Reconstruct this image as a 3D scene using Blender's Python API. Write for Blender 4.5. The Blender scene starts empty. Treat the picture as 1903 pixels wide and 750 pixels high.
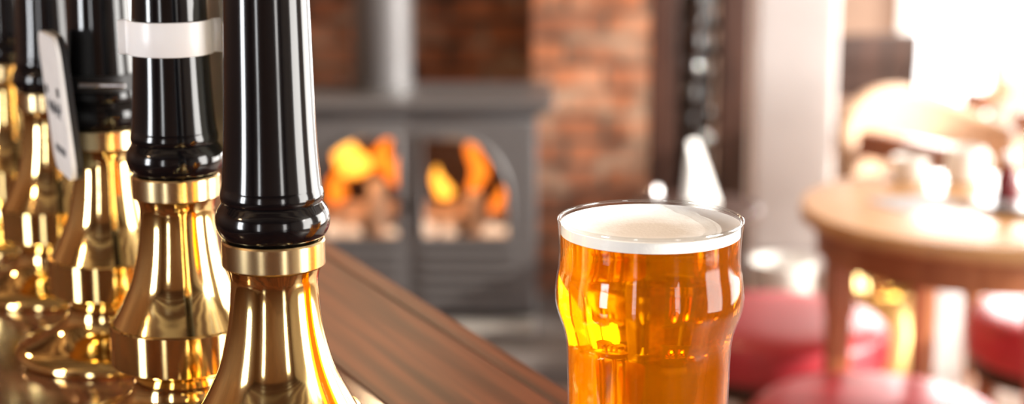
import bpy, math, random
from mathutils import Vector, Matrix
random.seed(4)
S=bpy.context.scene
COL=S.collection

# ---------------------------------------------------------------- helpers
def link(o):
    COL.objects.link(o); return o
def mesh_obj(name, verts, faces, mat=None, smooth=False, angle=40):
    me=bpy.data.meshes.new(name); me.from_pydata(verts,[],faces); me.update()
    if mat: me.materials.append(mat)
    if smooth:
        me.polygons.foreach_set('use_smooth',[True]*len(me.polygons))
        try: me.set_sharp_from_angle(angle=math.radians(angle))
        except Exception: pass
    return link(bpy.data.objects.new(name,me))
def put(o,par=None,loc=(0,0,0),rot=(0,0,0)):
    if par: o.parent=par
    o.location=loc; o.rotation_euler=rot
    return o
def empty(name,loc,rot=(0,0,0),label=None,cat=None,group=None):
    e=bpy.data.objects.new(name,None); link(e); e.location=loc; e.rotation_euler=rot
    e.empty_display_size=.05
    tag(e,label,cat,group); return e
def tag(o,label=None,cat=None,group=None):
    if label:o["label"]=label
    if cat:o["category"]=cat
    if group:o["group"]=group
    return o
def lathe(name,prof,mat,par=None,loc=(0,0,0),rot=(0,0,0),n=72,angle=35,mod=None,close=False):
    v=[];f=[];rings=[]
    for r,z in prof:
        if r<=1e-6:
            rings.append([len(v)]); v.append((0,0,z))
        else:
            ring=[]
            for i in range(n):
                a=2*math.pi*i/n; rr=r
                if mod: rr=r*mod(a,z)
                ring.append(len(v)); v.append((rr*math.cos(a),rr*math.sin(a),z))
            rings.append(ring)
    pairs=list(zip(rings[:-1],rings[1:]))
    if close: pairs.append((rings[-1],rings[0]))
    for a,b in pairs:
        for i in range(n):
            j=(i+1)%n
            if len(a)==1 and len(b)==1: continue
            if len(a)==1: f.append((a[0],b[j],b[i]))
            elif len(b)==1: f.append((a[i],a[j],b[0]))
            else: f.append((a[i],a[j],b[j],b[i]))
    o=mesh_obj(name,v,f,mat,True,angle)
    return put(o,par,loc,rot)
def smooth_prof(p,k=4):
    out=[]
    for i in range(len(p)-1):
        p0=p[max(i-1,0)];p1=p[i];p2=p[i+1];p3=p[min(i+2,len(p)-1)]
        for s in range(k):
            t=s/k
            q=[]
            for c in (0,1):
                q.append(.5*((2*p1[c])+(-p0[c]+p2[c])*t+(2*p0[c]-5*p1[c]+4*p2[c]-p3[c])*t*t+(-p0[c]+3*p1[c]-3*p2[c]+p3[c])*t**3))
            out.append((max(q[0],0),q[1]))
    out.append(p[-1]); return out
def boxes(name,bl,mat,par=None,loc=(0,0,0),rot=(0,0,0),bevel=0,seg=2):
    v=[];f=[]
    for (x0,x1,y0,y1,z0,z1) in bl:
        b=len(v)
        v+=[(x0,y0,z0),(x1,y0,z0),(x1,y1,z0),(x0,y1,z0),(x0,y0,z1),(x1,y0,z1),(x1,y1,z1),(x0,y1,z1)]
        f+=[tuple(b+i for i in q) for q in ((0,3,2,1),(4,5,6,7),(0,1,5,4),(1,2,6,5),(2,3,7,6),(3,0,4,7))]
    o=mesh_obj(name,v,f,mat)
    if bevel:
        m=o.modifiers.new('b','BEVEL'); m.width=bevel; m.segments=seg; m.limit_method='ANGLE'
        o.data.polygons.foreach_set('use_smooth',[True]*len(o.data.polygons))
        w=o.modifiers.new('w','WEIGHTED_NORMAL')
    return put(o,par,loc,rot)
def struct(o):
    o["kind"]="structure"; return o
def plate(name,outer,holes,th,mat,par=None,loc=(0,0,0),rot=(0,0,0),bev=0):
    """outline in XZ plane, extruded along Y by th"""
    cu=bpy.data.curves.new(name,'CURVE'); cu.dimensions='2D'; cu.fill_mode='BOTH'; cu.extrude=th/2; cu.bevel_depth=bev; cu.bevel_resolution=2
    for pts in [outer]+holes:
        sp=cu.splines.new('POLY'); sp.points.add(len(pts)-1)
        for i,(x,y) in enumerate(pts): sp.points[i].co=(x,y,0,1)
        sp.use_cyclic_u=True
    t=bpy.data.objects.new('tmp',cu); link(t)
    bpy.context.view_layer.update()
    dg=bpy.context.evaluated_depsgraph_get()
    me=bpy.data.meshes.new_from_object(t.evaluated_get(dg)); me.name=name
    bpy.data.objects.remove(t); 
    me.transform(Matrix.Rotation(math.pi/2,4,'X'))
    me.materials.clear(); me.materials.append(mat)
    o=link(bpy.data.objects.new(name,me))
    return put(o,par,loc,rot)
def tube(name,pts,r,mat,par=None,loc=(0,0,0),cyc=False,rot=(0,0,0),kind='POLY'):
    cu=bpy.data.curves.new(name,'CURVE'); cu.dimensions='3D'; cu.bevel_depth=r; cu.bevel_resolution=5; cu.use_fill_caps=True
    sp=cu.splines.new(kind); sp.points.add(len(pts)-1)
    for i,p in enumerate(pts): sp.points[i].co=(*p,1)
    sp.use_cyclic_u=cyc
    t=bpy.data.objects.new('tmp',cu); link(t); bpy.context.view_layer.update()
    dg=bpy.context.evaluated_depsgraph_get()
    me=bpy.data.meshes.new_from_object(t.evaluated_get(dg)); me.name=name
    bpy.data.objects.remove(t)
    me.materials.clear(); me.materials.append(mat)
    me.polygons.foreach_set('use_smooth',[True]*len(me.polygons))
    o=link(bpy.data.objects.new(name,me)); return put(o,par,loc,rot)

# ---------------------------------------------------------------- materials
def M(name):
    m=bpy.data.materials.new(name); m.use_nodes=True
    nt=m.node_tree; return m,nt,nt.nodes,nt.links,nt.nodes['Principled BSDF']
def simple(name,col,rough=.5,metal=0,coat=0,bump=0,bscale=60,var=0,spec=.5):
    m,nt,N,L,P=M(name)
    P.inputs['Base Color'].default_value=(*col,1); P.inputs['Roughness'].default_value=rough
    P.inputs['Metallic'].default_value=metal; P.inputs['Coat Weight'].default_value=coat
    P.inputs['Coat Roughness'].default_value=.05; P.inputs['Specular IOR Level'].default_value=spec
    tc=N.new('ShaderNodeTexCoord'); no=N.new('ShaderNodeTexNoise'); no.inputs['Scale'].default_value=bscale; no.inputs['Detail'].default_value=5
    L.new(tc.outputs['Object'],no.inputs['Vector'])
    if var:
        r=N.new('ShaderNodeValToRGB'); r.color_ramp.elements[0].position=.3; r.color_ramp.elements[1].position=.7
        r.color_ramp.elements[0].color=(*[c*(1-var) for c in col],1); r.color_ramp.elements[1].color=(*[min(1,c*(1+var)) for c in col],1)
        L.new(no.outputs['Fac'],r.inputs['Fac']); L.new(r.outputs['Color'],P.inputs['Base Color'])
    if bump:
        b=N.new('ShaderNodeBump'); b.inputs['Strength'].default_value=bump; b.inputs['Distance'].default_value=.002
        L.new(no.outputs['Fac'],b.inputs['Height']); L.new(b.outputs['Normal'],P.inputs['Normal'])
    return m
def foam_mat():
    m=simple('beer_foam',(.92,.89,.84),.6,bump=.10,bscale=600)
    N=m.node_tree.nodes; L=m.node_tree.links; P=N['Principled BSDF']
    tc=N.new('ShaderNodeTexCoord'); sx=N.new('ShaderNodeSeparateXYZ'); cb=N.new('ShaderNodeCombineXYZ'); ln=N.new('ShaderNodeVectorMath'); ln.operation='LENGTH'
    L.new(tc.outputs['Object'],sx.inputs[0]); L.new(sx.outputs['X'],cb.inputs['X']); L.new(sx.outputs['Y'],cb.inputs['Y']); L.new(cb.outputs[0],ln.inputs[0])
    no=N.new('ShaderNodeTexNoise'); no.inputs['Scale'].default_value=70; no.inputs['Detail'].default_value=4; L.new(tc.outputs['Object'],no.inputs['Vector'])
    ma=N.new('ShaderNodeMath'); ma.operation='MULTIPLY_ADD'; ma.inputs[1].default_value=.018; L.new(no.outputs['Fac'],ma.inputs[0]); L.new(ln.outputs['Value'],ma.inputs[2])
    r=N.new('ShaderNodeValToRGB'); r.color_ramp.elements[0].position=.022; r.color_ramp.elements[1].position=.044
    r.color_ramp.elements[0].color=(.62,.53,.45,1); r.color_ramp.elements[1].color=(.96,.95,.94,1)
    L.new(ma.outputs[0],r.inputs['Fac']); L.new(r.outputs['Color'],P.inputs['Base Color'])
    return m
def wood(name,c1,c2,rough=.35,scale=(40,4,40),coat=0,bump=.15,lo=.32,hi=.7,spec=.5):
    m,nt,N,L,P=M(name)
    tc=N.new('ShaderNodeTexCoord'); mp=N.new('ShaderNodeMapping'); mp.inputs['Scale'].default_value=scale
    no=N.new('ShaderNodeTexNoise'); no.inputs['Scale'].default_value=1; no.inputs['Detail'].default_value=8; no.inputs['Distortion'].default_value=.6
    r=N.new('ShaderNodeValToRGB'); r.color_ramp.elements[0].position=lo; r.color_ramp.elements[1].position=hi
    r.color_ramp.elements[0].color=(*c1,1); r.color_ramp.elements[1].color=(*c2,1)
    b=N.new('ShaderNodeBump'); b.inputs['Strength'].default_value=bump; b.inputs['Distance'].default_value=.001
    L.new(tc.outputs['Object'],mp.inputs['Vector']); L.new(mp.outputs['Vector'],no.inputs['Vector'])
    L.new(no.outputs['Fac'],r.inputs['Fac']); L.new(r.outputs['Color'],P.inputs['Base Color'])
    L.new(no.outputs['Fac'],b.inputs['Height']); L.new(b.outputs['Normal'],P.inputs['Normal'])
    P.inputs['Roughness'].default_value=rough; P.inputs['Coat Weight'].default_value=coat; P.inputs['Coat Roughness'].default_value=.08
    P.inputs['Specular IOR Level'].default_value=spec
    return m
def brick(name,c1,c2,mort):
    m,nt,N,L,P=M(name)
    g=N.new('ShaderNodeNewGeometry'); sx=N.new('ShaderNodeSeparateXYZ'); ad=N.new('ShaderNodeMath'); cb=N.new('ShaderNodeCombineXYZ')
    L.new(g.outputs['Position'],sx.inputs[0]); L.new(sx.outputs['X'],ad.inputs[0]); L.new(sx.outputs['Y'],ad.inputs[1])
    L.new(ad.outputs[0],cb.inputs['X']); L.new(sx.outputs['Z'],cb.inputs['Y'])
    bt=N.new('ShaderNodeTexBrick'); bt.inputs['Scale'].default_value=1; bt.inputs['Brick Width'].default_value=.225; bt.inputs['Row Height'].default_value=.075
    bt.inputs['Mortar Size'].default_value=.009; bt.inputs['Mortar Smooth'].default_value=.3; bt.inputs['Bias'].default_value=-.1
    bt.inputs['Color1'].default_value=(*c1,1); bt.inputs['Color2'].default_value=(*c2,1); bt.inputs['Mortar'].default_value=(*mort,1)
    L.new(cb.outputs[0],bt.inputs['Vector'])
    no=N.new('ShaderNodeTexNoise'); no.inputs['Scale'].default_value=9; no.inputs['Detail'].default_value=6
    L.new(g.outputs['Position'],no.inputs['Vector'])
    r=N.new('ShaderNodeValToRGB'); r.color_ramp.elements[0].position=.35; r.color_ramp.elements[1].position=.7
    r.color_ramp.elements[0].color=(.5,.47,.45,1); r.color_ramp.elements[1].color=(1.5,1.5,1.5,1)
    mx=N.new('ShaderNodeMix'); mx.data_type='RGBA'; mx.blend_type='MULTIPLY'; mx.inputs['Factor'].default_value=1
    L.new(no.outputs['Fac'],r.inputs['Fac']); L.new(bt.outputs['Color'],mx.inputs['A']); L.new(r.outputs['Color'],mx.inputs['B'])
    n2=N.new('ShaderNodeTexNoise'); n2.inputs['Scale'].default_value=7; n2.inputs['Detail'].default_value=4
    L.new(g.outputs['Position'],n2.inputs['Vector'])
    r2=N.new('ShaderNodeValToRGB'); r2.color_ramp.elements[0].position=.5; r2.color_ramp.elements[1].position=.68
    r2.color_ramp.elements[0].color=(0,0,0,1); r2.color_ramp.elements[1].color=(.7,.7,.7,1)
    L.new(n2.outputs['Fac'],r2.inputs['Fac'])
    m2=N.new('ShaderNodeMix'); m2.data_type='RGBA'; L.new(r2.outputs['Color'],m2.inputs['Factor']); L.new(mx.outputs['Result'],m2.inputs['A']); m2.inputs['B'].default_value=(.55,.38,.27,1)
    L.new(m2.outputs['Result'],P.inputs['Base Color']); P.inputs['Roughness'].default_value=.85
    b=N.new('ShaderNodeBump'); b.invert=True; b.inputs['Strength'].default_value=.9; b.inputs['Distance'].default_value=.012
    L.new(bt.outputs['Fac'],b.inputs['Height']); L.new(b.outputs['Normal'],P.inputs['Normal'])
    return m
def emis(name,c1,c2,strength,z0,z1):
    m,nt,N,L,P=M(name)
    tc=N.new('ShaderNodeTexCoord'); sx=N.new('ShaderNodeSeparateXYZ'); mr=N.new('ShaderNodeMapRange')
    mr.inputs['From Min'].default_value=z0; mr.inputs['From Max'].default_value=z1
    r=N.new('ShaderNodeValToRGB'); r.color_ramp.elements[0].color=(*c1,1); r.color_ramp.elements[1].color=(*c2,1)
    L.new(tc.outputs['Object'],sx.inputs[0]); L.new(sx.outputs['Z'],mr.inputs['Value']); L.new(mr.outputs[0],r.inputs['Fac'])
    L.new(r.outputs['Color'],P.inputs['Emission Color']); P.inputs['Emission Strength'].default_value=strength
    P.inputs['Base Color'].default_value=(0,0,0,1); P.inputs['Roughness'].default_value=1
    return m
def flame_mat(name,core,edge,strength):
    m=bpy.data.materials.new(name); m.use_nodes=True; N=m.node_tree.nodes; L=m.node_tree.links; N.clear()
    out=N.new('ShaderNodeOutputMaterial'); lw=N.new('ShaderNodeLayerWeight'); lw.inputs['Blend'].default_value=.35
    r=N.new('ShaderNodeValToRGB'); r.color_ramp.elements[0].color=(*core,1); r.color_ramp.elements[1].color=(*edge,1); r.color_ramp.elements[1].position=.5
    e=N.new('ShaderNodeEmission'); e.inputs[1].default_value=strength
    t=N.new('ShaderNodeBsdfTransparent'); mx=N.new('ShaderNodeMixShader')
    r2=N.new('ShaderNodeValToRGB'); r2.color_ramp.elements[0].position=.15; r2.color_ramp.elements[1].position=.85
    L.new(lw.outputs['Facing'],r.inputs['Fac']); L.new(lw.outputs['Facing'],r2.inputs['Fac'])
    L.new(r.outputs['Color'],e.inputs[0]); L.new(r2.outputs['Color'],mx.inputs[0]); L.new(e.outputs[0],mx.inputs[1]); L.new(t.outputs[0],mx.inputs[2]); L.new(mx.outputs[0],out.inputs[0])
    return m
def schlick(N,L,f0,f90=1.0,p=5):
    lw=N.new('ShaderNodeLayerWeight'); lw.inputs['Blend'].default_value=.5
    pw=N.new('ShaderNodeMath'); pw.operation='POWER'; pw.inputs[1].default_value=p
    ma=N.new('ShaderNodeMath'); ma.operation='MULTIPLY_ADD'; ma.inputs[1].default_value=f90-f0; ma.inputs[2].default_value=f0
    L.new(lw.outputs['Facing'],pw.inputs[0]); L.new(pw.outputs[0],ma.inputs[0]); return ma.outputs[0]
def clear_glass(name,tint=(.985,.99,.985),f90=.6,f0=.017,rough=.03):
    m=bpy.data.materials.new(name); m.use_nodes=True; N=m.node_tree.nodes; L=m.node_tree.links; N.clear()
    out=N.new('ShaderNodeOutputMaterial'); t=N.new('ShaderNodeBsdfTransparent'); t.inputs[0].default_value=(*tint,1)
    g=N.new('ShaderNodeBsdfGlossy'); g.inputs['Roughness'].default_value=rough
    mx=N.new('ShaderNodeMixShader'); L.new(schlick(N,L,f0,f90),mx.inputs[0]); L.new(t.outputs[0],mx.inputs[1]); L.new(g.outputs[0],mx.inputs[2]); L.new(mx.outputs[0],out.inputs[0])
    return m
def beer_mat():
    m=bpy.data.materials.new('amber_beer'); m.use_nodes=True; N=m.node_tree.nodes; L=m.node_tree.links; N.clear()
    out=N.new('ShaderNodeOutputMaterial')
    rf=N.new('ShaderNodeBsdfRefraction'); rf.inputs['Color'].default_value=(1,.58,.03,1); rf.inputs['IOR'].default_value=1.33; rf.inputs['Roughness'].default_value=.05
    tp=N.new('ShaderNodeBsdfTransparent'); tp.inputs[0].default_value=(1,.62,.06,1)
    tl=N.new('ShaderNodeBsdfTranslucent'); tl.inputs[0].default_value=(1,.43,.003,1)
    m1=N.new('ShaderNodeMixShader'); m1.inputs[0].default_value=.18
    m2=N.new('ShaderNodeMixShader'); m2.inputs[0].default_value=.17
    L.new(rf.outputs[0],m1.inputs[1]); L.new(tp.outputs[0],m1.inputs[2]); L.new(m1.outputs[0],m2.inputs[1]); L.new(tl.outputs[0],m2.inputs[2])
    L.new(m2.outputs[0],out.inputs[0])
    return m

BRASS=simple('polished_brass',(.92,.68,.29),.09,1,bump=.04,bscale=22)
BRASS2=simple('brass_collar',(.90,.70,.38),.2,1)
BLACK=simple('black_lacquer',(.003,.003,.004),.12,0,coat=.2,bump=.02,bscale=30)
BARW=wood('mahogany_bar',(.035,.009,.004),(.17,.048,.020),.38,(110,4,110),coat=.0,bump=.3,lo=.3,hi=.7,spec=.22)
BARG=wood('glossy_bar',(.03,.010,.006),(.13,.040,.016),.15,(150,5,150),coat=.4)
OAK=wood('honey_oak',(.52,.26,.10),(.70,.40,.18),.30,(8,30,30),coat=.35)
ORW=wood('orange_wood',(.32,.10,.04),(.50,.19,.08),.35,(30,30,4),coat=.3)
DARKW=wood('dark_timber',(.028,.012,.008),(.09,.04,.028),.4,(30,30,3))
BRICK=brick('red_brick',(.40,.145,.065),(.19,.07,.038),(.13,.085,.06))
IRON=simple('cast_iron_grey',(.125,.121,.127),.42,.25,bump=.2,bscale=120)
PIPE=simple('flue_iron',(.15,.148,.155),.38,.4)
LIPM=simple('pale_steel_lip',(.5,.48,.46),.35,.3)
BLKI=simple('glossy_black_iron',(.01,.008,.008),.15,0,coat=.6)
SOOT=simple('firebox_soot',(.05,.025,.015),.95)
REDL=simple('red_leather',(.54,.05,.07),.36,0,coat=.12,bump=.15,bscale=90,var=.12)
WHITE=simple('white_plastic',(.92,.92,.93),.3)
CREAM=simple('cream_paint',(.50,.42,.35),.7,var=.08,bscale=3)
BROWNP=simple('brown_plaster',(.38,.26,.20),.8,var=.15,bscale=3)
PLAST=simple('white_plaster',(.74,.71,.71),.8,var=.06,bscale=5)
CHINA=simple('white_china',(.92,.91,.89),.15,coat=.4)
GREYP=simple('grey_card',(.42,.42,.45),.5,var=.1,bscale=30)
FOAM=foam_mat()
GLASS=clear_glass('clear_glass')
RIMG=clear_glass('rim_glass',(.95,.96,.96),.8,.13,.08)
BEER=beer_mat()
STEEL=simple('steel',(.7,.7,.72),.2,1)
TAN=simple('tan_leather',(.58,.38,.25),.45,bump=.1,bscale=60,var=.15)
CREAMF=simple('cream_fabric',(.88,.82,.72),.9,bump=.2,bscale=200)
STONE=simple('stone_floor',(.30,.21,.165),.45,var=.25,bscale=6)
HEARTH=simple('slate_hearth',(.14,.13,.13),.5,var=.2,bscale=8)
CEILM=simple('ceiling_paint',(.55,.47,.36),.9)
PANEL=wood('wall_panelling',(.08,.035,.016),(.18,.08,.038),.45,(20,20,3))
LOGM=simple('ash_log',(.70,.50,.38),.9,var=.3,bscale=18)
SAUCE=simple('dark_red_sauce',(.16,.01,.015),.2,coat=.5)

# ---------------------------------------------------------------- setting
H=2.75
struct(boxes('floor',[(-3,3.5,-3,7,-.1,0)],STONE))
struct(boxes('ceiling',[(-3,3.5,-3,7,H,H+.1)],CEILM))
struct(boxes('reflection_beams',[(-2.9,3.4,-2.8+i*.42,-2.8+i*.42+.16,H-.13,H) for i in range(18)],DARKW))  # unseen ceiling beams, added to stripe the reflections in the brass
struct(boxes('wall_left',[(-3,-2.9,-3,5.7,0,.8),(-3,-2.9,-3,5.7,2.2,H),(-3,-2.9,-3,-1.3,.8,2.2),(-3,-2.9,-.5,5.7,.8,2.2)],PANEL))
struct(boxes('wall_front',[(-3,3.5,-3,-2.9,0,.5),(-3,3.5,-3,-2.9,2.3,H),(-3,-1.7,-3,-2.9,.5,2.3),(-1.3,1.9,-3,-2.9,.5,2.3),(2.5,3.5,-3,-2.9,.5,2.3)],PANEL))
struct(boxes('wall_right',[(3.4,3.5,-3,7,0,.35),(3.4,3.5,-3,7,2.6,H),(3.4,3.5,-3,-.5,.35,2.6),(3.4,3.5,1.0,2.1,.35,2.6),(3.4,3.5,4.7,4.95,.35,2.6),(3.4,3.5,6.6,7,.35,2.6)],CREAM))
struct(boxes('wall_pier',[(.06,.40,5.13,5.6,0,H)],BRICK))
struct(boxes('wall_chimney',[(-1.4,-.70,5.13,5.6,0,H),(-.70,.06,5.13,5.6,1.6,H)],BRICK))
struct(boxes('wall_recess',[(-2.95,.32,5.6,5.7,0,H)],BRICK))
struct(boxes('wall_return',[(.32,.40,5.6,7,0,H)],CREAM))
struct(boxes('wall_back',[(.40,1.5,6.9,7,0,H),(1.5,3.3,6.9,7,2.15,H),(3.3,3.5,6.9,7,0,H)],BROWNP))
struct(boxes('door_1',[(1.5,1.56,6.88,6.95,0,2.15),(2.34,2.42,6.88,6.95,0,2.15),(3.24,3.3,6.88,6.95,0,2.15),(1.56,2.34,6.88,6.95,0,.12),(2.42,3.24,6.88,6.95,0,.12),(1.56,2.34,6.88,6.95,2.07,2.15),(2.42,3.24,6.88,6.95,2.07,2.15)],WHITE))
def winbars(name,y0,y1):
    t=.04
    b=[(3.41,3.47,y0,y0+t,.35,2.6),(3.41,3.47,y1-t,y1,.35,2.6),(3.41,3.47,y0,y1,.35,.39),(3.41,3.47,y0,y1,2.56,2.6)]
    struct(boxes(name,b,WHITE))
winbars('window_1',-.5,1.0); winbars('window_2',2.1,4.7); winbars('window_3',4.95,6.6)
def winf(name,x0,x1):
    b=[(x0,x1,-2.98,-2.92,z-.02,z+.02) for z in (.95,1.4,1.85)]
    struct(boxes(name,b,DARKW))
winf('window_4',-1.7,-1.3); winf('window_5',1.9,2.5)
struct(boxes('added_window_6',[(-2.98,-2.92,-1.3,-.5,1.48,1.52),(-2.98,-2.92,-1.3,-1.26,.8,2.2),(-2.98,-2.92,-.54,-.5,.8,2.2)],DARKW))  # added left window, lets the fill light reach the pump badge

tag(boxes('hearth_slab',[(-.95,.5,4.42,5.13,0,.06),],HEARTH,bevel=.006),"grey slate hearth slab under the stove","hearth")

# ---------------------------------------------------------------- bar
ANG=math.radians(25.45)
BX,BY=-.1107,.8016
def barpt(n,e,z=0):
    return (BX+n*math.cos(ANG)-e*math.sin(ANG), BY+n*math.sin(ANG)+e*math.cos(ANG), z)
bar=empty('bar_counter',(BX,BY,0),(0,0,ANG),"long polished mahogany pub bar counter","bar counter")
boxes('counter_top',[(-.34,.1195,-1.4,2.6,1.06,1.10)],BARG,bar,bevel=.0015)
boxes('front_plank',[(.1205,.2115,-1.4,2.6,1.06,1.0995)],BARW,bar,bevel=.001)
boxes('edge_moulding',[(.2117,.232,-1.4,2.6,1.045,1.0992)],BARW,bar,bevel=.003,seg=4)
fp=[(-.30,.17,-1.35,2.55,.08,1.06)]
boxes('bar_body',fp,DARKW,bar)
boxes('bar_panelling',[(.17,.19,-1.3+i*.5,-1.3+i*.5+.09,.1,1.045) for i in range(8)]+[(.17,.19,-1.35,2.55,0,.1),(.17,.19,-1.35,2.55,.93,1.04)],DARKW,bar)

# ---------------------------------------------------------------- pumps
brass_lo=[(0,0),(.0625,0),(.0632,.002),(.062,.006),(.057,.0095),(.047,.013),(.037,.018),(.0305,.024),(.0285,.031),(.0300,.0375),(.034,.0420)]
brass_ring=[(.034,.0420),(.0388,.0424),(.0397,.0432),(.0397,.0650),(.0391,.0657),(.0376,.0658)]
brass_up=[(.0376,.0658),(.0345,.0715),(.0309,.0785),(.0274,.0865),(.0247,.0955),(.0226,.105),(.0213,.114),(.0206,.122),(.0205,.129),(.0211,.1325),(.0220,.1355)]
body_prof=[(0,0)]+smooth_prof(brass_lo[1:],4)+brass_ring[1:-1]+smooth_prof(brass_up,7)
collar_prof=[(0.018,.1356),(.0232,.1360),(.0240,.1369),(.0240,.1478),(.0234,.1487),(.018,.1490)]
hp=[(.0215,.1490),(.0240,.1506),(.0258,.1538),(.0265,.1576),(.0258,.1618),(.0239,.1650),(.0230,.1662)]
hp2=[(.0230,.1662),(.0237,.1675),(.0239,.1698),(.0235,.1720),(.0231,.1733)]
hp3=[(.0231,.1733),(.0224,.181),(.0215,.195),(.0207,.215),(.0200,.24),(.0193,.265),(.0186,.285),(.0188,.305),(.0205,.33),(.0228,.35),(.0234,.362),(.0215,.376),(.015,.385),(0,.388)]
handle_prof=[(.0,.1490)]+smooth_prof(hp,5)[:-1]+smooth_prof(hp2,4)[:-1]+smooth_prof(hp3,6)
def make_pump():
    e=empty('beer_pump',barpt(0,0,1.10),(0,0,0),None,"beer pump","beer pumps in a row on the bar")
    a=lathe('brass_pedestal',body_prof,BRASS,e,n=160,angle=28); a["label"]="flared polished brass pedestal"
    b=lathe('brass_collar',collar_prof,BRASS2,e,n=96,angle=30)
    c=lathe('pull_handle',handle_prof,BLACK,e,n=96,angle=60); c["label"]="glossy black turned handle"
    return e,[a,b,c]
p0,parts0=make_pump()
SP=.172
pumps=[p0]
labs=["brass beer pump with plain glossy black turned handle",
"brass beer pump with black handle and white plastic clip band",
"brass beer pump with black handle and pale badge plate",
"brass beer pump with plain glossy black turned handle",
"brass beer pump with plain glossy black turned handle"]
p0["label"]=labs[0]
for i in range(1,5):
    e=p0.copy(); COL.objects.link(e); e.location=barpt(0,SP*i,1.10); e["label"]=labs[i]
    for q in parts0:
        c=q.copy(); c.parent=e; COL.objects.link(c)
    pumps.append(e)
def arc_strip(name,r,z0,z1,a0,a1,th,mat,par,tabs=0):
    n=40; pts=[]
    for i in range(n+1):
        a=a0+(a1-a0)*i/n; pts.append((r*math.cos(a),r*math.sin(a)))
    if tabs:
        p=pts[0]; q=pts[-1]
        pts=[(p[0]-tabs,p[1]+.001),(p[0]-.001,p[1]+.001)]+pts+[(q[0]+.001,q[1]+.001),(q[0]+tabs,q[1]+.001)]
    v=[];f=[]
    for (x,y) in pts:
        v+=[(x,y,z0),(x,y,z1)]
    for i in range(len(pts)-1): f.append((2*i,2*i+2,2*i+3,2*i+1))
    o=mesh_obj(name,v,f,mat,True,50); o.parent=par
    s=o.modifiers.new('s','SOLIDIFY'); s.thickness=th; s.offset=0
    b=o.modifiers.new('b','BEVEL'); b.width=.0004; b.segments=2; b.limit_method='ANGLE'
    return o
P2=pumps[1]
o=arc_strip('clip_band',.0223,.2150,.2335,math.radians(180+2),math.radians(358),.0012,WHITE,P2,tabs=.0055)
o.rotation_euler=(0,0,math.radians(12)); o["label"]="white plastic clip band"
BADGEC=simple('cream_badge',(.70,.66,.52),.4)
def rrect(w,h,r,top=None,n=8):
    pts=[]
    for cx,cy,a0,rr in ((w/2-r,h/2-r,0,r),(-w/2+r,h/2-r,90,r),(-w/2+r,-h/2+r,180,r),(w/2-r,-h/2+r,270,r)):
        for i in range(n+1):
            a=math.radians(a0+90*i/n); pts.append((cx+rr*math.cos(a),cy+rr*math.sin(a)))
    return pts
ca,sa=math.cos(ANG),math.sin(ANG)
def noff(n,e,z): return (n*ca-e*sa,n*sa+e*ca,z)
b2=plate('pump_badge',rrect(.060,.085,.012),[],.0025,BADGEC,P2,noff(.0285,.0,.2025),(0,0,ANG+math.pi/2)); b2["label"]="cream badge plate"
P3=pumps[2]
BADGEG=simple('pale_badge',(.88,.88,.88),.4,var=.05,bscale=60)
GREYINK=simple('grey_ink',(.12,.12,.13),.5)
BLKP=simple('black_plastic',(.015,.015,.017),.4)
RB=(math.radians(-4.5),math.radians(1.5),ANG+math.pi/2-math.radians(2.5))
badge=plate('pump_badge',rrect(.070,.088,.014),[],.003,BADGEG,P3,noff(-.0325,-.018,.167),RB); badge["label"]="pale badge plate with dark lettering"
back=plate('badge_backing',rrect(.070,.088,.014),[],.004,BLKP,badge,(0,-.0036,0))
circ=[(.003*math.cos(i*.5236),.003*math.sin(i*.5236)) for i in range(12)]
plate('badge_screw',circ,[],.001,BLKP,badge,(.022,.0018,.008))
plate('badge_screw',circ,[],.001,BLKP,badge,(-.022,.0018,.010))
tube('badge_lettering',[(-.024+.048*i/40,.0014,-.002+.004*math.sin(i*1.9)+.002*math.sin(i*.7)) for i in range(41)],.0005,GREYINK,badge)
tube('badge_lettering',[(-.020+.040*i/30,.0014,-.028+.003*math.sin(i*2.1)) for i in range(31)],.0004,GREYINK,badge)
boxes('badge_bracket',[(-.0262,-.021,-.012,.012,.172,.1835)],BLKP,P3,rot=(0,0,ANG),bevel=.001)
lathe('bracket_clamp',[(.0230,.1735),(.0256,.1735),(.0256,.1835),(.0226,.1835)],BLKP,P3,n=48,close=True)
tube('clamp_bolt',[(-.008,-.0275,.1785),(.020,-.0275,.1785)],.0016,STEEL,P3,rot=(0,0,0))

# ---------------------------------------------------------------- pint glass
GX,GY=.0657,.8215
outer=[(.0345,0),(.0352,.004),(.0364,.02),(.0375,.04),(.0382,.06),(.0386,.078),(.0389,.088),(.0395,.0945),(.0411,.1005),(.0432,.1065),(.0445,.112),(.0446,.1175),(.0438,.124),(.0430,.129),(.0428,.138),(.0435,.1505)]
op=smooth_prof(outer,5)
ip=[(max(r-(.0007 if z<.138 else .0007+(z-.138)/.0125*.0007),0),z) for r,z in op if z>.010]
gl=empty('pint_glass',(GX,GY,1.10),label="full nonic pint glass of amber ale on the bar",cat="pint of beer")
gl.scale=(1.014,1.014,1.014)
shell=[(0,.0)]+op[:-1]+[(.0434,.1500),(.0422,.1500)]+list(reversed(ip[:-1]))+[(.033,.0085),(0,.008)]
g=lathe('glass_shell',shell,GLASS,gl,n=160,angle=60)
rr=.00085
rm=lathe('glass_rim',[(.0428+rr*math.cos(math.radians(a)),.1510+rr*math.sin(math.radians(a))) for a in range(0,360,24)],RIMG,gl,n=160,angle=80,close=True); rm["label"]="rounded clear glass rim"
zb=.1443
bp=[(0,.0088),(.0328,.0093)]+[(r-.00006,z) for r,z in ip if z<zb and z>.0105]
rb=bp[-1][0]
bp+= [(rb,zb),(0,zb)]
be=lathe('beer',bp,BEER,gl,n=160,angle=60); be["label"]="clear amber beer"
ft=.1493
fpz=[(0,zb+.0001)]+[(rb,zb+.0001)]+[(r-.00006,z) for r,z in ip if zb+.0005<z<ft-.0003]
rt=fpz[-1][0]
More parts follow.
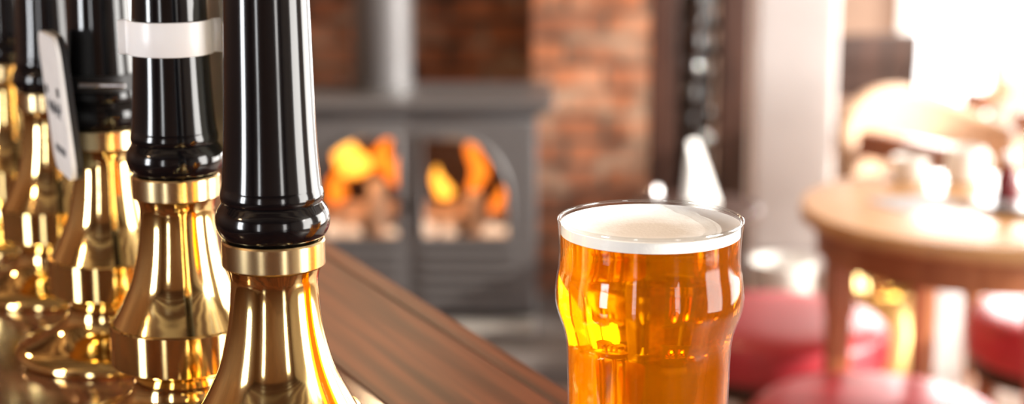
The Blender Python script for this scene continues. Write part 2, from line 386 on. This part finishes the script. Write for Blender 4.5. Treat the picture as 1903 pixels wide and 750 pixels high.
fpz+=[(rt,ft),(rt-.001,ft-.0012),(rt-.004,ft-.0026),(rt-.012,ft-.0036),(0,ft-.0039)]
fo=lathe('foam_head',fpz,FOAM,gl,n=160,angle=70); fo["label"]="creamy white foam head"

# ---------------------------------------------------------------- stove
SX,SY,SZ=-.277,4.765,.06
st=empty('wood_burning_stove',(SX,SY,SZ),label="grey cast iron wood-burning stove with lit fire on the hearth",cat="stove")
hw=.345; 
bxs=[(-hw,-hw+.02,0,.32,.03,.60),(hw-.02,hw,0,.32,.03,.60),(-hw,hw,.30,.32,.03,.60),(-hw,hw,0,.32,.03,.05),(-hw,hw,0,.32,.585,.605),
     (-hw,hw,.0,.02,.03,.05),(-hw,hw,0,.3,.215,.235)]
boxes('stove_body',bxs,IRON,st,bevel=.004)
boxes('firebox_lining',[(-hw+.021,hw-.021,.285,.299,.236,.584),(-hw+.021,-hw+.03,.02,.28,.236,.584),(hw-.03,hw-.021,.02,.28,.236,.584)],SOOT,st)
boxes('top_plate',[(-.392,.392,-.035,.345,.618,.642),(-.372,.372,-.018,.335,.605,.618)],IRON,st,bevel=.006)
boxes('ash_lip',[(-.33,.34,-.085,.02,.004,.028)],LIPM,st,bevel=.005)
for x in (-.3,.3):
    for y in (.03,.27):
        l=lathe('foot',[(0,0),(.026,0),(.026,.006),(.017,.012),(.02,.03),(0,.03)],IRON,st,(x,y,0),n=24)
def door(sgn):
    W=.335; z0,z1=.055,.585
    out=[(.004,z0),(W,z0),(W,z1),(.004,z1)]
    a0,a1=.030,.270; b0,b1=.262,.545
    pts=[(a0,b0),(a1,b0),(a1,b0+.10)]
    cx,cz=a1-.15,b0+.10; rx,rz=.15,b1-b0-.10
    for i in range(1,17):
        t=math.radians(90*i/16); pts.append((cx+rx*math.cos(t),cz+rz*math.sin(t)))
    pts+=[(a0,b1)]
    mk=lambda P:[(sgn*x,z) for x,z in P]
    d=plate('door',mk(out),[mk(pts)],.02,IRON,st,(0,-.013,0),bev=.002)
    fr=tube('window_frame',[(sgn*x,0,z) for x,z in pts],.009,IRON,d,(0,-.013,0),cyc=True)
    gp=plate('door_glass',mk([(a0-.004,b0-.004),(a1+.004,b0-.004),(a1+.004,b1+.002),(a0-.004,b1+.002)]),[],.003,GLASS,d,(0,.0145,0))
    boxes('louvre_panel',[(min(sgn*a0,sgn*(a1+.02)),max(sgn*a0,sgn*(a1+.02)),-.022,-.012,.085+k*.034,.085+k*.034+.018) for k in range(5)],IRON,d,(0,0,0),bevel=.003)
    lathe('door_knob',[(0,0),(.006,0),(.006,.015),(.012,.02),(.012,.03),(0,.034)],BLKI,d,(sgn*.018,-.014,.36),(math.pi/2,0,0),n=24)
door(-1); door(1)
flue=tag(lathe('flue_pipe',[(.092,0),(.092,.012),(.084,.016),(.084,.75),(.088,.752),(.088,.80),(.084,.802),(.084,H-.703)],PIPE,None,(-.362,4.955,.7025),n=48),"grey metal flue pipe rising from the stove","flue pipe")
def log(x,y,z,L,r,rot):
    n=10; prof=[(0,0)]+[(r*(1+.08*math.sin(i*2.1)),L*i/n) for i in range(n+1)]+[(0,L)]
    o=lathe('fire_log',prof,LOGM,None,(SX+x,SY+y,SZ+z),rot,n=20,mod=lambda a,zz:1+.1*math.sin(3*a+zz*30))
    tag(o,"pale ash-covered log burning in the stove","log","logs in the stove")
FZ=.2352
log(-.28,.225,FZ+.043,.24,.036,(0,math.pi/2,0)); log(.03,.225,FZ+.043,.26,.036,(0,math.pi/2,0))
log(-.10,.10,FZ,.16,.024,(0,0,0)); log(.175,.10,FZ,.13,.022,(0,0,0))
log(-.28,.12,FZ+.035,.13,.029,(0,math.pi/2,0)); log(.0,.12,FZ+.037,.12,.031,(0,math.pi/2,0))
FL1=flame_mat('flame_yellow',(1,.42,.045),(1,.15,.006),3.2)
FL2=flame_mat('flame_deep',(1,.22,.015),(.9,.09,.004),2.0)
EMB=emis('glowing_ember',(.9,.4,.2),(.85,.6,.42),1.5,-.03,.03)
def flame(x,y,z,r,h,mat,ph,lean=0):
    n=18; prof=[(0,0)]
    for i in range(1,n):
        t=i/n; prof.append((r*math.sin(math.pi*t**.65)**.8*(1-.25*t),h*t))
    prof.append((0,h))
    o=lathe('flame',prof,mat,None,(SX+x,SY+y,SZ+z),n=24,angle=180,mod=lambda a,zz:1+.14*math.sin(2*a+ph+zz*35))
    for v in o.data.vertices:
        v.co.x+=.012*math.sin(v.co.z*45+ph)+lean*v.co.z; v.co.y*=.35
    tag(o,"orange flame rising from the burning logs","flame","flames in the stove")
flame(-.180,.17,.39,.052,.145,FL1,0,-.05); flame(-.235,.12,.325,.028,.12,FL2,1,.4); flame(-.085,.13,.41,.036,.12,FL2,2.2,.1); flame(-.050,.19,.36,.024,.12,FL2,2.9)
flame(.175,.15,.33,.026,.24,FL2,4); flame(.075,.16,.33,.026,.10,FL1,1); flame(.235,.13,.30,.018,.08,FL2,5)
for x,y,r in ((-.22,.05,.026),(-.165,.045,.022),(-.06,.05,.02),(.04,.05,.028),(.10,.045,.022),(.22,.05,.026),(.265,.085,.02)):
    o=lathe('ember',[(0,-r)]+[(r*math.cos(math.radians(a)),r*math.sin(math.radians(a))) for a in range(-70,90,20)]+[(0,r)],EMB,None,(SX+x,SY+y,SZ+.236+r*.98),n=16,mod=lambda a,z:1+.15*math.sin(3*a+z*90))
    tag(o,"glowing pale ember in the stove","ember","embers in the stove")

# ---------------------------------------------------------------- timber posts and ornate iron column
tag(boxes('timber_post',[(.41,.490,5.2,5.30,0,H),(.405,.495,5.195,5.305,0,.12)],DARKW,bevel=.006),"dark brown timber post beside the brick pier","post","timber posts")
tag(boxes('timber_post',[(.612,.70,5.2,5.30,0,H),(.607,.705,5.195,5.305,0,.12)],DARKW,bevel=.006),"dark brown timber post beside the pale pillar","post","timber posts")
tag(boxes('wooden_screen',[(.492,.6065,5.308,5.33,0,H)],DARKW),"dark brown wooden screen behind the iron column","screen")
prof=[(0,0)]+[(.047,i*.0125) for i in range(0,221)]
col=lathe('cast_iron_column',prof,BLKI,None,(.551,5.24,0),n=72,angle=180,mod=lambda a,z:1+.16*math.sin(5*a+z*28)*math.cos(3*a-z*40)+.08*math.sin(z*90))
tag(col,"glossy black ornate cast iron column between the posts","column")
pl=empty('pillar',(.90,5.75,0),label="tall white plastered pillar with plinth",cat="pillar")
boxes('pillar_shaft',[(-.135,.14,-.13,.13,.06,H)],PLAST,pl,bevel=.03,seg=4)
boxes('pillar_plinth',[(-.14,.145,-.135,.135,0,.06)],PLAST,pl,bevel=.008)

# ---------------------------------------------------------------- table
TX,TY,TZ=.857,3.144,.758
tb=empty('round_table',(TX,TY,0),label="round honey oak pub table with crockery on it",cat="table")
D=TZ-.74
lathe('table_top',[(0,.710+D),(.322,.710+D),(.330,.714+D),(.332,.722+D),(.332,.732+D),(.328,.739+D),(.322,.74+D),(0,.74+D)],OAK,tb,n=128,angle=50)
lathe('apron',[(.285,.652+D),(.300,.652+D),(.300,.7099+D),(.285,.7099+D)],ORW,tb,n=96,close=True)
for k in range(4):
    a=math.radians(188+90*k)
    boxes('leg',[(-.020,.020,-.020,.020,.0,.64),(-.024,.024,-.024,.024,.57,.7095+D)],ORW,tb,(.268*math.cos(a),.268*math.sin(a),0),(0,0,a),bevel=.005)
def stool(x,y,rot):
    e=empty('stool',(x,y,0),(0,0,rot),"round low stool with padded red leather seat beside the table","stool","red leather stools")
    R=.216
    pr=[(0,.385),(R-.02,.385),(R-.004,.392),(R,.41),(R,.445),(R-.008,.465),(R-.035,.480),(R-.10,.486),(0,.488)]
    ps=[]
    ps.append(lathe('seat_cushion',[(0,.385)]+smooth_prof(pr[1:],4),REDL,e,n=80,angle=60))
    ps[-1]["label"]="padded red leather seat"
    ps.append(lathe('seat_frame',[(0,.35),(R-.02,.35),(R-.012,.353),(R-.012,.3845),(0,.3845)],DARKW,e,n=64))
    for k in range(4):
        a=math.radians(45+90*k)
        l=lathe('leg',[(0,0),(.013,0),(.015,.03),(.02,.08),(.014,.10),(.018,.2),(.022,.3),(.022,.35),(0,.35)],ORW,e,(.165*math.cos(a),.165*math.sin(a),0),(0,0,0),n=20)
        ps.append(l)
    pts=[(.165*math.cos(math.radians(5*i)),.165*math.sin(math.radians(5*i)),.14) for i in range(72)]
    ps.append(tube('foot_ring',pts,.007,BRASS,e,cyc=True))
    return e,ps
s0,sp=stool(.535,3.41,.3)
for (x,y,r) in ((.615,2.852,1.0),(1.13,3.43,.6)):
    e=s0.copy(); COL.objects.link(e); e.location=(x,y,0); e.rotation_euler=(0,0,r)
    for q in sp:
        c=q.copy(); c.parent=e; COL.objects.link(c)

def mug(x,y,r,h,lab,rot=0):
    e=empty('mug',(x,y,TZ),(0,0,rot),lab,"mug")
    lathe('mug_body',[(0,0),(r*.8,0),(r*.92,.004),(r,.02),(r,h),(r-.002,h+.001),(r-.004,h),(r-.004,.006),(0,.005)],CHINA,e,n=48)
    pts=[(r-.002+.024*math.sin(math.radians(a)),0,h*.5+h*.33*math.cos(math.radians(a))) for a in range(0,181,12)]
    tube('mug_handle',pts,.004,CHINA,e)
mug(.775,3.385,.036,.045,"low white china mug standing on the round table",2.5)
mug(.875,3.375,.038,.065,"tall white china mug near the table's back edge",.4)
tag(lathe('dinner_plate',[(0,0),(.05,0),(.06,.004),(.088,.012),(.09,.014),(.086,.0145),(.058,.007),(0,.006)],simple('grey_stoneware',(.3,.29,.3),.25,coat=.3),None,(.925,3.13,TZ),n=64),"grey stoneware plate on the round table","plate")
pot=empty('sauce_bottle',(.905,3.175,TZ+.0065),label="dark red sauce bottle standing on the plate",cat="bottle")
lathe('bottle_body',[(0,0),(.02,0),(.022,.004),(.022,.04),(.018,.052),(.009,.062),(.009,.07),(0,.07)],SAUCE,pot,n=32)
lathe('bottle_cap',[(0,.07),(.0105,.07),(.0105,.084),(0,.085)],WHITE,pot,n=24)
tag(lathe('water_tumbler',[(0,0),(.028,0),(.030,.002),(.036,.11),(.0345,.11),(.029,.008),(0,.007)],GLASS,None,(.985,3.33,TZ),n=48),"empty clear glass tumbler on the round table","drinking glass")
tag(boxes('menu_sheet',[(-.075,.075,-.055,.055,0,.0025)],GREYP,None,(.745,3.17,TZ+.0001),(0,0,.5),bevel=.001),"grey laminated menu sheet lying on the table","menu")

# ---------------------------------------------------------------- chairs behind table
def armchair(x,y,rot,lab,mat,top=.86,armm=None):
    e=empty('armchair',(x,y,0),(0,0,rot),lab,"armchair")
    boxes('seat',[(-.26,.26,-.25,.22,.28,.44)],mat,e,bevel=.04,seg=4)
    v=[];f=[];n=20
    for i in range(n+1):
        a=math.radians(10+160*i/n); 
        for rr in (.30,.36):
            for z in (.30,top):
                lean=.06*(z-.3)
                v.append((rr*math.cos(a)*1.0,(rr)*math.sin(a)*.8+.05+lean,z-(.14*(abs(math.cos(a))**2) if z>.5 else 0)))
    for i in range(n):
        b=4*i; c=b+4
        f+=[(b,c,c+1,b+1),(b+2,b+3,c+3,c+2),(b+1,c+1,c+3,b+3),(b,b+2,c+2,c)]
    f+=[(0,1,3,2),(4*n,4*n+2,4*n+3,4*n+1)]
    o=mesh_obj('backrest',v,f,mat,True,60); o.parent=e
    m=o.modifiers.new('b','BEVEL'); m.width=.02; m.segments=3; m.limit_method='ANGLE'
    for s in (-1,1):
        boxes('armrest',[(s*.31-.035,s*.31+.035,-.24,.12,.56,.63),(s*.31-.022,s*.31+.022,-.22,-.17,.3,.56)],armm or ORW,e,bevel=.015,seg=3)
        for yy in (-.2,.18):
            lathe('leg',[(0,0),(.014,0),(.024,.28),(0,.28)],armm or ORW,e,(s*.21,yy,0),n=16)
    return e
armchair(1.27,4.78,.6,"tan leather armchair with wooden arms behind the table",TAN,.70)
armchair(1.80,5.45,-.5,"cream upholstered armchair in front of the glazed doors",CREAMF)
dc=empty('dining_chair',(1.24,5.95,0),(0,0,.15),"dark wooden low-backed dining chair near the glazed doors","chair")
boxes('seat',[(-.2,.2,-.2,.2,.42,.46)],DARKW,dc,bevel=.01)
boxes('backrest',[(-.2,-.16,.16,.20,.46,.70),(.16,.2,.16,.20,.46,.70),(-.16,.16,.165,.19,.50,.61),(-.2,.2,.155,.205,.61,.72)],DARKW,dc,bevel=.006)
for sx in (-.175,.175):
    for sy in (-.175,.175):
        boxes('leg',[(-.02,.02,-.02,.02,0,.42)],DARKW,dc,(sx,sy,0),bevel=.004)

# brass bucket
bk=empty('coal_bucket',(.905,4.22,0),label="brass coal bucket with dark inside on the floor",cat="bucket")
bk.scale=(1.05,1.05,.92)
lathe('bucket_body',[(0,0),(.05,0),(.056,.006),(.06,.04),(.085,.14),(.098,.24),(.088,.30),(.098,.335),(.111,.345),(.111,.352),(.104,.352),(.082,.30),(.09,.24),(.052,.04),(0,.03)],BRASS,bk,n=64,angle=50)
lathe('bucket_lining',[(0,.27),(.086,.27),(.087,.273),(0,.273)],SOOT,bk,n=32)
tube('bucket_handle',[(.112*math.cos(math.radians(a)),-.02*math.sin(math.radians(a)),.335-.10*math.sin(math.radians(a))) for a in range(0,181,10)],.004,BRASS,bk)
sc=empty('sun_patch_pail',(.70,4.45,0),label="white pail standing in for a bright sun patch near the pillar",cat="sun patch stand-in")  # pail shape added where a patch of sunlight glares on the floor
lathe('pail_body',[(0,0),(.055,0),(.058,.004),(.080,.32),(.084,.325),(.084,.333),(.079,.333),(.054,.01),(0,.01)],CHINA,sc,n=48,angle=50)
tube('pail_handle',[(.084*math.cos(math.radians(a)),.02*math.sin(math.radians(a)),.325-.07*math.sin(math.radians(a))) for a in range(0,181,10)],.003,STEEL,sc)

# added side table with card and shaker in place of bright sun glints
sd=empty('side_table',(.435,4.12,0),label="small added dark wooden pedestal table",cat="side table")
lathe('table_top',[(0,.525),(.15,.525),(.156,.53),(.156,.545),(.15,.55),(0,.55)],DARKW,sd,n=64)
lathe('pedestal',smooth_prof([(.03,.045),(.04,.06),(.02,.12),(.018,.3),(.028,.40),(.02,.48),(.05,.5249)],4),DARKW,sd,n=32)
lathe('base',[(0,0),(.13,0),(.13,.015),(.06,.035),(.03,.045),(0,.045)],DARKW,sd,n=48)
cd=mesh_obj('sun_streak_card',[(-.022,-.03,0),(.045,-.03,0),(-.005,0,.155),(-.035,0,.155),(-.022,.03,0),(.045,.03,0)],[(0,1,2,3),(4,3,2,5)],simple('sun_streak_white',(.92,.92,.9),.35))  # white card added to stand in for a slanted streak of sunlight
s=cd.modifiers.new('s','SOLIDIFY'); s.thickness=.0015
tag(put(cd,None,(.44,4.12,.5512),(0,0,.75)),"white folded card standing in for a bright sun streak","sun streak stand-in")
tag(lathe('sun_glint_shaker',[(0,0),(.016,0),(.02,.01),(.02,.03),(.012,.045),(0,.048)],STEEL,None,(.335,4.12,.5502),n=32),"small shiny metal shaker standing in for a round bright glint","glint stand-in")  # shiny pot added to stand in for a round bright glint

# ---------------------------------------------------------------- light
w=bpy.data.worlds.new('World'); S.world=w; w.use_nodes=True
bg=w.node_tree.nodes['Background']; bg.inputs[0].default_value=(1,.975,.95,1); bg.inputs[1].default_value=3.9
def area(name,loc,target,sx,sy,power,col):
    l=bpy.data.lights.new(name,'AREA'); l.shape='RECTANGLE'; l.size=sx; l.size_y=sy; l.energy=power; l.color=col
    o=link(bpy.data.objects.new(name,l)); o.location=loc
    d=Vector(target)-Vector(loc); o.rotation_euler=d.to_track_quat('-Z','Y').to_euler(); return o
area('window_light',(3.56,.25,1.5),(0,.25,1.5),1.5,2.2,95,(1,.96,.9))
area('window_light',(3.56,3.4,1.5),(0,3.4,1.5),2.6,2.2,130,(1,.95,.87))
area('window_light_rear',(2.2,-3.05,1.4),(2.2,0,1.4),.6,1.8,20,(1,.97,.93))
area('window_light_rear',(-1.5,-3.05,1.4),(-1.5,0,1.4),.4,1.8,14,(.92,.96,1))
area('left_fill_light',(-3.05,-.9,1.5),(0,-.1,1.4),.8,1.4,85,(.92,.96,1))  # added bluish fill from the left to brighten the pump badge
area('door_light',(2.4,7.1,1.1),(2.2,0,.9),1.7,2.0,120,(1,.97,.93))
sl=bpy.data.lights.new('sun','SUN'); sl.energy=7; sl.angle=.01; sl.color=(1,.92,.80)
so=link(bpy.data.objects.new('sun',sl)); so.location=(5,-1,4); so.rotation_euler=Vector((-.92,.24,-.34)).to_track_quat('-Z','Y').to_euler()
for i,(x,y,z,en) in enumerate(((-1.6,.2,2.2,20),(-1.8,2.6,2.2,20),(-.6,3.2,2.2,20),(-.3,4.4,2.35,14))):  # warm points with no lamp built; last one added to brighten the brick recess
    l=bpy.data.lights.new('warm_fill','POINT'); l.energy=en; l.shadow_soft_size=.06; l.color=(1,.68,.4)
    o=link(bpy.data.objects.new('warm_fill_light',l)); o.location=(x,y,z)
for x in (-.15,.13):
    l=bpy.data.lights.new('fire_glow','POINT'); l.energy=.9; l.shadow_soft_size=.03; l.color=(1,.5,.22)
    o=link(bpy.data.objects.new('fire_glow_light',l)); o.location=(SX+x,SY+.05,SZ+.46)

# ---------------------------------------------------------------- camera
cam=bpy.data.cameras.new('Camera'); co=link(bpy.data.objects.new('Camera',cam)); S.camera=co
cam.sensor_width=36; cam.lens=3300/1903*36; co.location=(0,0,1.437); co.rotation_euler=(math.radians(90-12.06),0,0)
cam.clip_start=.02
cam.dof.use_dof=True; cam.dof.focus_distance=.85; cam.dof.aperture_fstop=5.6
S.view_settings.view_transform='Standard'
S.view_settings.exposure=.12
